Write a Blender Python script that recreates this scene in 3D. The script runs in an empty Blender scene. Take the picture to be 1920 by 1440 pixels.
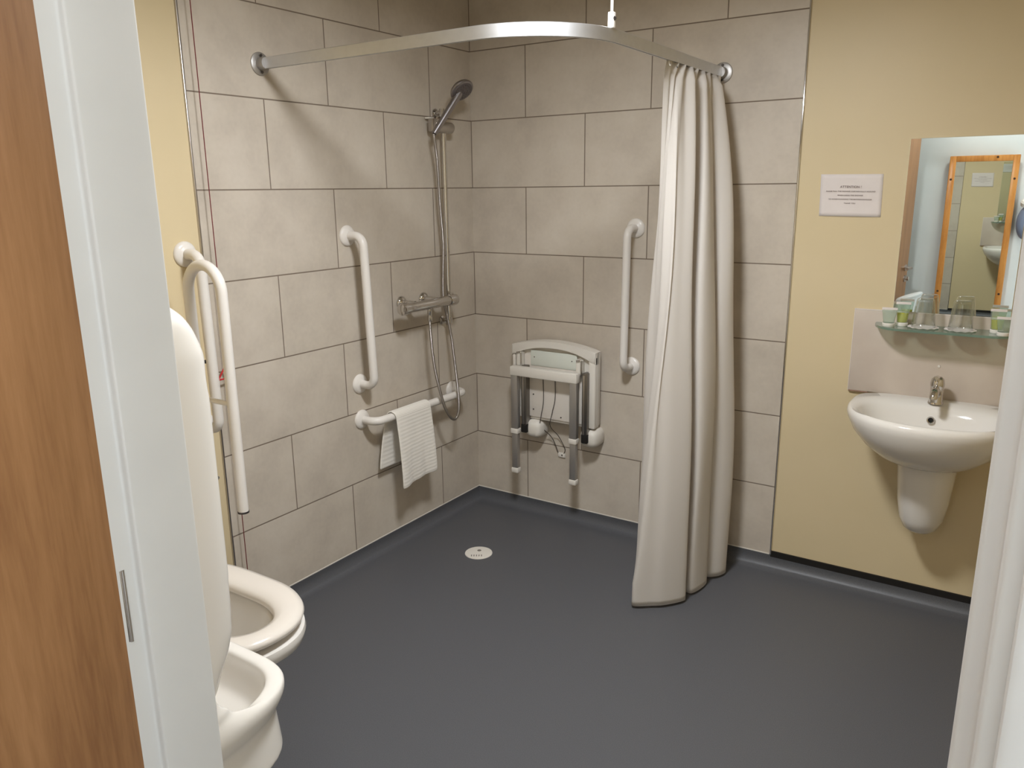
import bpy, bmesh, math, random
from math import pi, sin, cos, radians as rad
from mathutils import Vector, Matrix
random.seed(4)
SC = bpy.context.scene
COL = SC.collection

# ---------------------------------------------------------------- materials
def lin(c):
    c = c / 255
    return c / 12.92 if c <= .04045 else ((c + .055) / 1.055) ** 2.4
def rgb(r, g, b): return (lin(r), lin(g), lin(b), 1)
def mat(name, col, rough=.5, metal=0, spec=.5, trans=0, ior=1.45, coat=0, emit=None, es=0, sheen=0, sss=0):
    m = bpy.data.materials.new(name); m.use_nodes = True
    b = m.node_tree.nodes['Principled BSDF']
    b.inputs['Base Color'].default_value = col
    b.inputs['Roughness'].default_value = rough
    b.inputs['Metallic'].default_value = metal
    b.inputs['Specular IOR Level'].default_value = spec
    b.inputs['Transmission Weight'].default_value = trans
    b.inputs['IOR'].default_value = ior
    b.inputs['Coat Weight'].default_value = coat
    b.inputs['Sheen Weight'].default_value = sheen
    b.inputs['Subsurface Weight'].default_value = sss
    if emit:
        b.inputs['Emission Color'].default_value = emit
        b.inputs['Emission Strength'].default_value = es
    return m
def N(m, t, **kw):
    n = m.node_tree.nodes.new(t)
    for k, v in kw.items(): setattr(n, k, v)
    return n
def L(m, a, b): m.node_tree.links.new(a, b)
def mth(m, op, a, b=None, clamp=False):
    n = N(m, 'ShaderNodeMath', operation=op); n.use_clamp = clamp
    for i, v in enumerate((a, b)):
        if v is None: continue
        if isinstance(v, (int, float)): n.inputs[i].default_value = v
        else: L(m, v, n.inputs[i])
    return n.outputs[0]
def noise(m, scale, detail=3, vec=None, rough=.5):
    n = N(m, 'ShaderNodeTexNoise'); n.inputs['Scale'].default_value = scale
    n.inputs['Detail'].default_value = detail; n.inputs['Roughness'].default_value = rough
    if vec is not None: L(m, vec, n.inputs['Vector'])
    return n.outputs['Fac']
def ramp(m, fac, stops):
    n = N(m, 'ShaderNodeValToRGB'); L(m, fac, n.inputs[0])
    e = n.color_ramp.elements
    while len(e) < len(stops): e.new(.5)
    for i, (p, c) in enumerate(stops): e[i].position = p; e[i].color = c
    return n.outputs[0]
def geopos(m): return N(m, 'ShaderNodeNewGeometry').outputs['Position']
def bump(m, h, strength=.2, dist=.002):
    n = N(m, 'ShaderNodeBump'); n.inputs['Strength'].default_value = strength
    n.inputs['Distance'].default_value = dist
    L(m, h, n.inputs['Height']); L(m, n.outputs[0], m.node_tree.nodes['Principled BSDF'].inputs['Normal'])
def setcol(m, s): L(m, s, m.node_tree.nodes['Principled BSDF'].inputs['Base Color'])
def setrough(m, s): L(m, s, m.node_tree.nodes['Principled BSDF'].inputs['Roughness'])

Z0 = .0600
def tile_material(name, axis):
    """half-bonded 600 x 300 tiles with grey grout, laid out from the corner"""
    m = mat(name, rgb(190, 178, 165), rough=.42, spec=.35)
    pos = geopos(m)
    s = N(m, 'ShaderNodeSeparateXYZ'); L(m, pos, s.inputs[0])
    h = s.outputs[0] if axis == 'x' else mth(m, 'MULTIPLY', s.outputs[1], -1)
    first = .3037 if axis == 'x' else .2990
    rz = mth(m, 'DIVIDE', mth(m, 'SUBTRACT', s.outputs[2], Z0), .303)
    row = mth(m, 'FLOOR', rz)
    par = mth(m, 'FLOORED_MODULO', row, 2)
    hh = mth(m, 'SUBTRACT', mth(m, 'SUBTRACT', h, first), mth(m, 'MULTIPLY', par, .3019))
    hu = mth(m, 'DIVIDE', hh, .6038)
    fx = mth(m, 'ABSOLUTE', mth(m, 'SUBTRACT', hu, mth(m, 'ROUND', hu)))
    dx = mth(m, 'MULTIPLY', fx, .6038)
    fz = mth(m, 'ABSOLUTE', mth(m, 'SUBTRACT', rz, mth(m, 'ROUND', rz)))
    dz = mth(m, 'MULTIPLY', fz, .303)
    d = mth(m, 'MINIMUM', dx, dz)
    g = N(m, 'ShaderNodeMapRange'); g.inputs['From Min'].default_value = .0017; g.inputs['From Max'].default_value = .0027
    L(m, d, g.inputs['Value'])
    # each tile its own tone
    cid = N(m, 'ShaderNodeCombineXYZ'); L(m, mth(m, 'FLOOR', hu), cid.inputs[0]); L(m, row, cid.inputs[1])
    wn = N(m, 'ShaderNodeTexWhiteNoise'); wn.noise_dimensions = '3D'; L(m, cid.outputs[0], wn.inputs['Vector'])
    n1 = noise(m, 5, 4, pos, .6); n2 = noise(m, 60, 2, pos)
    mixn = mth(m, 'ADD', mth(m, 'MULTIPLY', n1, .75), mth(m, 'ADD', mth(m, 'MULTIPLY', n2, .15), mth(m, 'MULTIPLY', wn.outputs[0], .1)))
    c = ramp(m, mixn, [(.3, rgb(185, 174, 160)), (.52, rgb(200, 189, 174)), (.75, rgb(209, 199, 185))])
    mx = N(m, 'ShaderNodeMix', data_type='RGBA'); L(m, g.outputs[0], mx.inputs['Factor'])
    mx.inputs[6].default_value = rgb(124, 110, 97); L(m, c, mx.inputs[7])
    setcol(m, mx.outputs[2])
    r = mth(m, 'SUBTRACT', .85, mth(m, 'MULTIPLY', g.outputs[0], .45)); setrough(m, r)
    bump(m, g.outputs[0], .6, .0012)
    return m
M = {}
M['tile_back'] = tile_material('tiles_back', 'x')
M['tile_left'] = tile_material('tiles_left', 'y')
def speckle(name, base, var, scale, rough, spec=.4, bs=0):
    m = mat(name, base, rough=rough, spec=spec)
    n = noise(m, scale, 3, geopos(m))
    setcol(m, ramp(m, n, [(.35, base), (.65, var)]))
    if bs: bump(m, n, bs, .001)
    return m
M['yellow'] = speckle('cream_yellow_wall_panel', rgb(212, 194, 156), rgb(215, 197, 160), 3, .45, .35)
M['plain'] = speckle('white_painted_wall', rgb(205, 208, 206), rgb(211, 213, 211), 4, .6, .3)
M['ceil'] = speckle('white_ceiling', rgb(225, 222, 214), rgb(229, 226, 219), 6, .8, .2)
M['vinyl'] = speckle('blue_grey_safety_vinyl', rgb(79, 80, 84), rgb(92, 92, 95), 420, .42, .45, .06)
M['lobbyfloor'] = speckle('dark_carpet', rgb(70, 66, 62), rgb(92, 86, 80), 300, .95, .1, .3)
M['gloss_white'] = speckle('white_gloss_paint', rgb(216, 214, 210), rgb(219, 217, 213), 8, .3, .5)
M['ceramic'] = speckle('white_ceramic', rgb(226, 221, 213), rgb(229, 224, 217), 2, .12, .5)
M['seatplastic'] = speckle('white_seat_plastic', rgb(226, 218, 208), rgb(229, 221, 211), 2, .2, .5)
M['railwhite'] = speckle('white_coated_steel', rgb(226, 220, 212), rgb(229, 223, 216), 3, .28, .5)
M['plastic'] = speckle('white_plastic', rgb(222, 216, 206), rgb(226, 220, 210), 5, .4, .4)
M['chrome'] = mat('chrome', (.62, .60, .58, 1), rough=.09, metal=1)
M['chrome_dull'] = mat('brushed_steel', (.50, .47, .44, 1), rough=.3, metal=1)
M['alu'] = speckle('anodised_aluminium', (.66, .67, .69, 1), (.69, .70, .72, 1), 40, .42)
M['alu'].node_tree.nodes['Principled BSDF'].inputs['Metallic'].default_value = 1
M['handset'] = mat('satin_grey_chrome', (.36, .34, .35, 1), rough=.32, metal=1)
M['armsteel'] = mat('grey_arm_steel', (.24, .225, .21, 1), rough=.35, metal=1)
M['alu_leg'] = mat('brushed_aluminium_leg', (.45, .43, .41, 1), rough=.4, metal=.8)
M['darkmetal'] = mat('dark_steel', (.09, .08, .075, 1), rough=.45, metal=.8)
M['black'] = mat('black_rubber', rgb(22, 19, 16), rough=.7)
M['hole'] = mat('dark_void', rgb(18, 16, 14), rough=.9)
M['red'] = mat('red_plastic', rgb(190, 40, 45), rough=.4)
M['redcord'] = mat('red_cord', rgb(110, 30, 32), rough=.8)
M['mirror'] = mat('silvered_mirror', (.86, .9, .87, 1), rough=.004, metal=1)
def thin_glass(name, tint, body=None, bodyfac=0, rough=.02, ior=1.45):
    m = mat(name, tint, rough=rough); nt = m.node_tree
    for n_ in list(nt.nodes):
        if n_.type != 'OUTPUT_MATERIAL': nt.nodes.remove(n_)
    out = [n_ for n_ in nt.nodes if n_.type == 'OUTPUT_MATERIAL'][0]
    tp_ = N(m, 'ShaderNodeBsdfTransparent'); tp_.inputs[0].default_value = tint
    cur_ = tp_.outputs[0]
    if body:
        df = N(m, 'ShaderNodeBsdfDiffuse'); df.inputs[0].default_value = body
        tl = N(m, 'ShaderNodeBsdfTranslucent'); tl.inputs[0].default_value = body
        a = N(m, 'ShaderNodeMixShader'); a.inputs[0].default_value = .5; L(m, df.outputs[0], a.inputs[1]); L(m, tl.outputs[0], a.inputs[2])
        b_ = N(m, 'ShaderNodeMixShader'); b_.inputs[0].default_value = bodyfac; L(m, cur_, b_.inputs[1]); L(m, a.outputs[0], b_.inputs[2]); cur_ = b_.outputs[0]
    gl = N(m, 'ShaderNodeBsdfGlossy'); gl.inputs['Roughness'].default_value = rough
    lw = N(m, 'ShaderNodeLayerWeight'); lw.inputs[0].default_value = .5
    fz_ = mth(m, 'ADD', .06, mth(m, 'MULTIPLY', .85, mth(m, 'POWER', lw.outputs['Facing'], 2.4)))
    c_ = N(m, 'ShaderNodeMixShader'); L(m, fz_, c_.inputs[0]); L(m, cur_, c_.inputs[1]); L(m, gl.outputs[0], c_.inputs[2])
    L(m, c_.outputs[0], out.inputs[0]); return m
M['glass'] = thin_glass('clear_glass', (.95, .96, .95, 1), ior=1.55)
M['shelfglass'] = thin_glass('frosted_green_glass', (.80, .90, .84, 1), rgb(168, 200, 182), .30, .12)
M['shelfedge'] = thin_glass('green_glass_edge', (.70, .82, .75, 1), rgb(150, 178, 162), .6, .1)
M['tubeclear'] = thin_glass('translucent_tube', (.86, .94, .90, 1), rgb(214, 228, 218), .22, .1)
M['gel'] = thin_glass('yellow_green_gel', (.97, .93, .30, 1), rgb(232, 222, 40), .75, .15)
M['paper'] = speckle('paper', rgb(224, 215, 210), rgb(227, 218, 213), 20, .8, .2)
M['ink'] = mat('ink', rgb(92, 66, 60), rough=.8)
M['black_ink'] = mat('grey_marking', rgb(120, 112, 104), rough=.8)
M['bluegrey'] = mat('blue_grey_plastic', rgb(118, 128, 150), rough=.35)
M['lamp'] = mat('lamp_diffuser', rgb(255, 250, 240), rough=.4, emit=(.94, .975, 1.02, 1), es=174)
M['lamp_cool'] = mat('lamp_diffuser_cool', rgb(255, 255, 255), rough=.4, emit=(.96, .99, 1, 1), es=60)
M['pinhole'] = mat('screw_head', (.3, .28, .26, 1), rough=.5, metal=.7)
def wood(name, c1, c2, c3, axis_scale, rough=.45):
    m = mat(name, c1, rough=rough, spec=.4)
    tc = N(m, 'ShaderNodeTexCoord'); mp = N(m, 'ShaderNodeMapping'); mp.inputs['Scale'].default_value = axis_scale
    L(m, tc.outputs['Object'], mp.inputs[0])
    n1 = noise(m, 3.2, 5, mp.outputs[0], .62); n2 = noise(m, 26, 3, mp.outputs[0], .6)
    f = mth(m, 'ADD', mth(m, 'MULTIPLY', n1, .7), mth(m, 'MULTIPLY', n2, .3))
    setcol(m, ramp(m, f, [(.33, c1), (.5, c2), (.68, c3)]))
    bump(m, n2, .08, .0008)
    return m
M['oak'] = wood('oak_veneer', rgb(128, 88, 56), rgb(150, 108, 70), rgb(166, 122, 82), (7, 7, .55))
M['pine'] = wood('varnished_pine', rgb(168, 108, 52), rgb(192, 130, 66), rgb(204, 146, 82), (14, 14, 1.2), .3)
# curtain cloth: thin, lets a little light through
m = M['curtain'] = mat('curtain_polyester', rgb(238, 233, 227), rough=.6, spec=.25, sheen=.2)
tr = N(m, 'ShaderNodeBsdfTranslucent'); tr.inputs[0].default_value = rgb(236, 230, 222)
mxs = N(m, 'ShaderNodeMixShader'); mxs.inputs[0].default_value = .42
L(m, m.node_tree.nodes['Principled BSDF'].outputs[0], mxs.inputs[1]); L(m, tr.outputs[0], mxs.inputs[2])
L(m, mxs.outputs[0], m.node_tree.nodes['Material Output'].inputs[0])
wv = noise(m, 900, 1, geopos(m)); bump(m, wv, .08, .0004)
# towel: cotton terry with woven ribs
m = M['towel'] = mat('white_cotton_towel', rgb(232, 226, 216), rough=.95, spec=.1, sheen=.4)
tc = N(m, 'ShaderNodeTexCoord'); sp = N(m, 'ShaderNodeSeparateXYZ'); L(m, tc.outputs['UV'], sp.inputs[0])
wv = mth(m, 'SINE', mth(m, 'MULTIPLY', sp.outputs[1], 480.0))
nn = noise(m, 500, 2, geopos(m))
bump(m, mth(m, 'ADD', mth(m, 'MULTIPLY', wv, .5), mth(m, 'MULTIPLY', nn, .5)), .5, .0012)
# hose: ribbed steel
m = M['hose'] = mat('ribbed_steel_hose', (.42, .39, .36, 1), rough=.28, metal=1)
tc = N(m, 'ShaderNodeTexCoord'); sp = N(m, 'ShaderNodeSeparateXYZ'); L(m, tc.outputs['UV'], sp.inputs[0])
bump(m, mth(m, 'SINE', mth(m, 'MULTIPLY', sp.outputs[1], 2200.0)), .5, .0006)

# ---------------------------------------------------------------- object helpers
def tag(o, label=None, cat=None, group=None, kind=None):
    if label: o['label'] = label
    if cat: o['category'] = cat
    if group: o['group'] = group
    if kind: o['kind'] = kind
    return o
def empty(name, loc, label, cat, group=None):
    o = bpy.data.objects.new(name, None); COL.objects.link(o); o.location = loc
    o.empty_display_size = .05
    return tag(o, label, cat, group)
def link(name, bm, m, parent=None, smooth=True, angle=40, label=None):
    """bm is in world coordinates; the object keeps its origin at its parent"""
    me = bpy.data.meshes.new(name)
    bmesh.ops.recalc_face_normals(bm, faces=bm.faces)
    bm.to_mesh(me); bm.free()
    if smooth:
        me.polygons.foreach_set('use_smooth', [True] * len(me.polygons))
        try: me.set_sharp_from_angle(angle=rad(angle))
        except Exception: pass
    for mm in (m if isinstance(m, (list, tuple)) else [m]): me.materials.append(mm)
    o = bpy.data.objects.new(name, me); COL.objects.link(o)
    if parent is not None:
        o.parent = parent
        w = Vector((0, 0, 0)); p = parent
        while p: w += p.location; p = p.parent
        me.transform(Matrix.Translation(-w))
    if label: o['label'] = label
    return o
def settop(o, loc):
    """give a top-level mesh a sensible origin"""
    loc = Vector(loc); o.data.transform(Matrix.Translation(-loc)); o.location = loc; return o
def box(bm, x0, x1, y0, y1, z0, z1, bev=0, seg=2, mi=0):
    r = bmesh.ops.create_cube(bm, size=1)
    vs = r['verts']
    for v in vs: v.co = Vector(((x0 + x1) / 2 + v.co.x * (x1 - x0), (y0 + y1) / 2 + v.co.y * (y1 - y0), (z0 + z1) / 2 + v.co.z * (z1 - z0)))
    fs = {f for v in vs for f in v.link_faces}
    for f in fs: f.material_index = mi
    if bev:
        es = list({e for v in vs for e in v.link_edges})
        bmesh.ops.bevel(bm, geom=es, offset=bev, segments=seg, affect='EDGES', profile=.5)
    return bm
def B(*a, **k): return box(bmesh.new(), *a, **k)
def frame_at(t, up):
    t = t.normalized(); a = up.cross(t)
    if a.length < 1e-4: a = Vector((1, 0, 0)).cross(t)
    a.normalize(); return a, t.cross(a)
def sweep(bm, pts, r, n=14, caps=True, closed=False, sect=None):
    """tube of radius r (number or list) along pts; sect: custom (a,b) section"""
    pts = [Vector(p) for p in pts]; K = len(pts)
    rr = r if isinstance(r, (list, tuple)) else [r] * K
    uvl = bm.loops.layers.uv.verify()
    rings = []; a = None; acc = [0]
    for i in range(1, K): acc.append(acc[-1] + (pts[i] - pts[i - 1]).length)
    for i, p in enumerate(pts):
        if closed: t = pts[(i + 1) % K] - pts[i - 1]
        else: t = pts[min(i + 1, K - 1)] - pts[max(i - 1, 0)]
        t.normalize()
        if a is None: a, _ = frame_at(t, Vector((0, 0, 1)))
        a = (a - t * a.dot(t)).normalized(); b = t.cross(a)
        if sect: ring = [bm.verts.new(p + a * u + b * v) for u, v in sect]
        else: ring = [bm.verts.new(p + (a * cos(2 * pi * k / n) + b * sin(2 * pi * k / n)) * rr[i]) for k in range(n)]
        rings.append(ring)
    n = len(rings[0]); R = K if closed else K - 1
    for i in range(R):
        A, C = rings[i], rings[(i + 1) % K]
        for k in range(n):
            f = bm.faces.new((A[k], A[(k + 1) % n], C[(k + 1) % n], C[k]))
            vv = (acc[i], acc[i], acc[(i + 1) % K], acc[(i + 1) % K])
            for lp, v in zip(f.loops, vv): lp[uvl].uv = (k / n, v)
    if caps and not closed:
        bm.faces.new(rings[0][::-1]); bm.faces.new(rings[-1])
    return bm
def fillet(pts, r, n=8):
    pts = [Vector(p) for p in pts]; out = [pts[0]]
    for i in range(1, len(pts) - 1):
        p = pts[i]; a = (pts[i - 1] - p); b = (pts[i + 1] - p)
        rr = min(r, a.length * .49, b.length * .49)
        a.normalize(); b.normalize()
        ang = a.angle(b); 
        if abs(ang - pi) < .02: out.append(p); continue
        d = rr; p0 = p + a * d; p1 = p + b * d
        for k in range(n + 1):
            t = k / n
            # circular-ish arc through quadratic-rational form
            w = sin(ang / 2)
            q = (p0 * (1 - t) ** 2 + p * 2 * w * t * (1 - t) + p1 * t * t) / ((1 - t) ** 2 + 2 * w * t * (1 - t) + t * t)
            out.append(q)
    out.append(pts[-1]); return out
def catmull(pts, n=8, closed=False):
    P = [Vector(p) for p in pts]; out = []; K = len(P)
    for i in range(K if closed else K - 1):
        p1, p2 = P[i], P[(i + 1) % K]
        p0 = P[i - 1] if (i > 0 or closed) else p1 * 2 - p2
        p3 = P[(i + 2) % K] if (i + 2 < K or closed) else p2 * 2 - p1
        for k in range(n):
            t = k / n
            out.append(.5 * ((2 * p1) + (p2 - p0) * t + (2 * p0 - 5 * p1 + 4 * p2 - p3) * t * t + (3 * p1 - p0 - 3 * p2 + p3) * t ** 3))
    if not closed: out.append(P[-1])
    return out
def lathe(bm, prof, org, axis, n=32):
    """prof: list of (radius, height along axis) from org"""
    axis = Vector(axis).normalized(); a, b = frame_at(axis, Vector((0, 0, 1)) if abs(axis.z) < .9 else Vector((0, 1, 0)))
    org = Vector(org); rings = []
    for r, h in prof:
        if r < 1e-5: rings.append([bm.verts.new(org + axis * h)])
        else: rings.append([bm.verts.new(org + axis * h + (a * cos(2 * pi * k / n) + b * sin(2 * pi * k / n)) * r) for k in range(n)])
    for A, C in zip(rings, rings[1:]):
        for k in range(n):
            if len(A) == 1 and len(C) == 1: continue
            if len(A) == 1: bm.faces.new((A[0], C[(k + 1) % n], C[k]))
            elif len(C) == 1: bm.faces.new((A[k], A[(k + 1) % n], C[0]))
            else: bm.faces.new((A[k], A[(k + 1) % n], C[(k + 1) % n], C[k]))
    return bm
def loft(bm, rings, cap0=True, cap1=True):
    RR = [[bm.verts.new(p) for p in r] for r in rings]; n = len(RR[0])
    for A, C in zip(RR, RR[1:]):
        for k in range(n): bm.faces.new((A[k], A[(k + 1) % n], C[(k + 1) % n], C[k]))
    if cap0: bm.faces.new(RR[0][::-1])
    if cap1: bm.faces.new(RR[-1])
    return bm
def spow(v, e): return math.copysign(abs(v) ** e, v)
def outline(c, d, w, front, back, z, n=64, ef=1.0, eb=.45):
    """plan outline around c=(x,y); d = unit direction the thing faces; w half width; front/back reach"""
    d = Vector((d[0], d[1], 0)); s = Vector((-d.y, d.x, 0)); out = []
    for k in range(n):
        t = 2 * pi * k / n; u, v = cos(t), sin(t)
        if u >= 0: p = d * front * spow(u, ef) + s * w * spow(v, ef)
        else: p = d * back * spow(u, eb) + s * w * spow(v, eb)
        out.append(Vector((c[0], c[1], z)) + p)
    return out
def text(name, body, size, loc, rot, m, parent, extr=.0002, align='CENTER', space=1.0):
    cu = bpy.data.curves.new(name, 'FONT'); cu.body = body; cu.size = size; cu.align_x = align
    cu.extrude = extr; cu.space_character = space
    o = bpy.data.objects.new(name, cu); COL.objects.link(o)
    dg = bpy.context.evaluated_depsgraph_get(); me = bpy.data.meshes.new_from_object(o.evaluated_get(dg))
    bpy.data.objects.remove(o)
    me.transform(Matrix.Translation(loc) @ rot.to_4x4())
    bm = bmesh.new(); bm.from_mesh(me)
    return bm

YD = -2.541          # room side of the doorway wall
XR = 2.75            # right wall of the bathroom
H = 2.42
# ---------------------------------------------------------------- the setting
def struct(name, bm, m, label=None, smooth=False):
    o = link(name, bm, m, smooth=smooth); tag(o, label, None, None, 'structure'); return o
# back wall: tiled part, then cream panel set 6 mm back
bm = bmesh.new()
box(bm, 0, 1.507, 0, .12, .062, H, mi=0)
box(bm, 1.507, XR, .006, .12, .078, H, mi=1)
box(bm, 0, 1.507, .004, .12, 0, .062, mi=1)
box(bm, 1.507, XR, .008, .12, 0, .078, mi=1)
tag(struct('wall_back', bm, [M['tile_back'], M['yellow']], 'back wall, grey-beige tiles on the left and cream yellow panel on the right'), cat='wall')
bm = bmesh.new()
box(bm, -.12, 0, -1.507, .12, .062, H, mi=0)
box(bm, -.12, -.006, YD, -1.507, .062, H, mi=1)
box(bm, -.12, -.008, YD, .12, 0, .062, mi=1)
tag(struct('wall_left', bm, [M['tile_left'], M['yellow']], 'left wall, tiled in the shower and cream yellow beside the toilet'), cat='wall')
tag(struct('wall_right', B(XR, XR + .1, YD, .12, 0, H), M['yellow'], 'cream yellow right wall beyond the basin'), cat='wall')
# doorway wall, opening x 1.35..2.31
bm = bmesh.new()
box(bm, -.12, 1.35, YD - .11, YD, 0, H); box(bm, 2.312, XR + .1, YD - .11, YD, 0, H); box(bm, 1.35, 2.312, YD - .11, YD, 2.07, H)
tag(struct('wall_front', bm, M['yellow'], 'wall with the bathroom doorway in it'), cat='wall')
# floor with coved upstand against the back and left walls
bm = bmesh.new()
R = .048; prof = [(R, 0)] + [(R - R * sin(a), R - R * cos(a)) for a in [pi / 2 * k / 8 for k in range(1, 9)]] + [(0.0, .062), (-.004, .062)]
prof = [(.001 + s, z) for s, z in prof]
xs, ys = XR, YD - .0
bv = [bm.verts.new((p, -p, z)) for p, z in prof]      # mitred corner
bx = [bm.verts.new((xs, -p, z)) for p, z in prof]
by = [bm.verts.new((p, ys, z)) for p, z in prof]
for i in range(len(prof) - 1):
    bm.faces.new((bv[i], bx[i], bx[i + 1], bv[i + 1])); bm.faces.new((bv[i], bv[i + 1], by[i + 1], by[i]))
c = bm.verts.new((xs, ys, 0)); bm.faces.new((bv[0], by[0], c, bx[0]))
box(bm, 1.35, 2.312, YD - .12, YD, -.01, 0)
fl = struct('floor', bm, M['vinyl'], 'blue-grey vinyl wet room floor coved up the walls', smooth=True); tag(fl, cat='floor')
tag(struct('floor', B(.6, 3.3, -3.80, YD - .11, -.012, -.001), M['lobbyfloor'], 'dark floor outside the doorway'), cat='floor')
tag(struct('ceiling', B(-.12, 3.3, -3.80, .12, H, H + .1), M['ceil'], 'white ceiling'), cat='ceiling')
tag(struct('wall_lobby_rear', B(.6, 3.3, -3.80, -3.70, 0, H), M['plain'], 'white wall behind the camera'), cat='wall')
tag(struct('wall_lobby_left', B(.6, .7, -3.80, YD - .11, 0, H), M['plain'], 'white lobby wall behind the open door'), cat='wall')
bm = bmesh.new(); wy0, wy1, wz0, wz1 = -3.60, -2.78, .35, 1.75  # out-of-view window opening, added to bring cool daylight onto the door jambs
box(bm, 3.2, 3.3, -3.80, wy0, 0, H); box(bm, 3.2, 3.3, wy1, YD - .11, 0, H); box(bm, 3.2, 3.3, wy0, wy1, 0, wz0); box(bm, 3.2, 3.3, wy0, wy1, wz1, H)
tag(struct('wall_lobby_right', bm, M['plain'], 'white lobby wall with the added window opening, right of the camera'), cat='wall')
bm = bmesh.new()
for a in ((wy0, wy0 + .05, wz0, wz1), (wy1 - .05, wy1, wz0, wz1), (wy0 + .05, wy1 - .05, wz0, wz0 + .05), (wy0 + .05, wy1 - .05, wz1 - .05, wz1)): box(bm, 3.23, 3.28, a[0], a[1], a[2], a[3], .004)
tag(struct('added_window_1', bm, M['gloss_white'], 'white frame of the unseen lobby window, added to let in daylight'), cat='window')

# black gap strip below the cream panel
tag(struct('baseboard_back', B(1.509, XR, -.0012, .009, .0525, .0775), M['black'], 'black strip below the cream panel'), cat='trim')
# tile edge trims
bm = bmesh.new(); box(bm, 1.506, 1.512, -.0022, .008, .062, H, .0015)
tag(struct('trim_1', bm, M['chrome'], 'bright metal edge trim between tiles and cream panel on the back wall', smooth=True), cat='trim')
bm = bmesh.new(); box(bm, -.008, .0022, -1.512, -1.506, .062, H, .0015)
tag(struct('trim_2', bm, M['chrome_dull'], 'metal edge trim at the end of the left wall tiles', smooth=True), cat='trim')
tag(struct('trim_3', B(0, 1.504, -.0016, .001, .0605, .0655, .0008), M['plastic'], 'thin pale sealant line along the foot of the back wall tiles'), cat='trim')
tag(struct('trim_4', B(-.001, .0016, -1.504, 0, .0605, .0655, .0008), M['plastic'], 'thin pale sealant line along the foot of the left wall tiles'), cat='trim')

# door frame (trim_5 left jamb and head, trim_6 right jamb)
def jamb(xi, sgn):
    bm = bmesh.new()
    pr = [(0, 0), (0, -.085), (-.012, -.085), (-.012, -.119), (-.034, -.119), (-.034, 0)]
    ring0 = [bm.verts.new((xi + sgn * a, YD + b, 0)) for a, b in pr]
    ring1 = [bm.verts.new((xi + sgn * a, YD + b, 2.07)) for a, b in pr]
    n = len(pr)
    for k in range(n): bm.faces.new((ring0[k], ring0[(k + 1) % n], ring1[(k + 1) % n], ring1[k]))
    bm.faces.new(ring0[::-1]); bm.faces.new(ring1)
    es = [e for e in bm.edges if abs(e.verts[0].co.z - e.verts[1].co.z) > 1]
    bmesh.ops.bevel(bm, geom=es, offset=.0035, segments=3, affect='EDGES', profile=.5)
    return bm
bm = jamb(1.384, 1)
tag(struct('trim_5', bm, M['gloss_white'], 'white gloss left door jamb', smooth=True), cat='door frame')
bm = jamb(2.278, -1)
box(bm, 2.300, 2.365, YD - .132, YD - .119, 0, 2.13, .004)
tag(struct('trim_6', bm, M['gloss_white'], 'white gloss right door jamb', smooth=True), cat='door frame')
bm = bmesh.new(); box(bm, 1.384, 2.278, YD - .085, YD, 2.035, 2.07, .003)
box(bm, 1.30, 1.345, YD - .125, YD - .111, 0, 2.13, .004)
box(bm, 1.30, 2.365, YD - .1325, YD - .1195, 2.08, 2.15, .004)
tag(struct('trim_7', bm, M['gloss_white'], 'white head and architrave of the door frame', smooth=True), cat='door frame')

# the oak door, standing open into the lobby
hp = Vector((1.371, -2.644, 0)); fp = Vector((1.50, -3.50, 0))
dv = (fp - hp).normalized(); ang = math.atan2(dv.y, dv.x)
dw = .845
bm = bmesh.new(); box(bm, 0, dw, -.044, 0, .008, 2.03, .0015)
door = link('door_1', bm, M['oak']); door.location = hp; door.rotation_euler = (0, 0, ang)
tag(door, 'oak veneered door standing open at the far left', 'door', kind='structure')
def sub(name, bm, m, parent, label=None):
    me = bpy.data.meshes.new(name); bmesh.ops.recalc_face_normals(bm, faces=bm.faces); bm.to_mesh(me); bm.free()
    me.polygons.foreach_set('use_smooth', [True] * len(me.polygons)); me.set_sharp_from_angle(angle=rad(40)); me.materials.append(m)
    o = bpy.data.objects.new(name, me); COL.objects.link(o); o.parent = parent
    if label: o['label'] = label
    return o
bm = bmesh.new()   # lever handle, room side (+y in door space faces the camera)
lathe(bm, [(.0, .0), (.025, .0), (.025, .007), (.010, .009), (.010, .045), (0, .046)], (dw - .06, 0, .965), (0, 1, 0), 24)
sweep(bm, fillet([(dw - .06, .02, .965), (dw - .06, .045, .965), (dw - .18, .048, .965)], .02), .0095, 12)
sub('door_handle', bm, M['chrome_dull'], door)
bm = bmesh.new()
lathe(bm, [(.0, .0), (.025, .0), (.025, .008), (.009, .01), (.009, .03), (0, .031)], (dw - .06, 0, .885), (0, 1, 0), 24)
box(bm, dw - .066, dw - .054, .02, .034, .87, .90, .003)
sub('thumb_turn', bm, M['chrome_dull'], door)
for hz in (.20, 1.005, 1.78):
    bm = bmesh.new(); box(bm, -.002, .003, -.0435, .0008, hz, hz + .1, .0006)
    sweep(bm, [(-.001, .0012, hz), (-.001, .0012, hz + .1)], .0024, 10)
    sub('hinge', bm, M['chrome_dull'], door)

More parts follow.
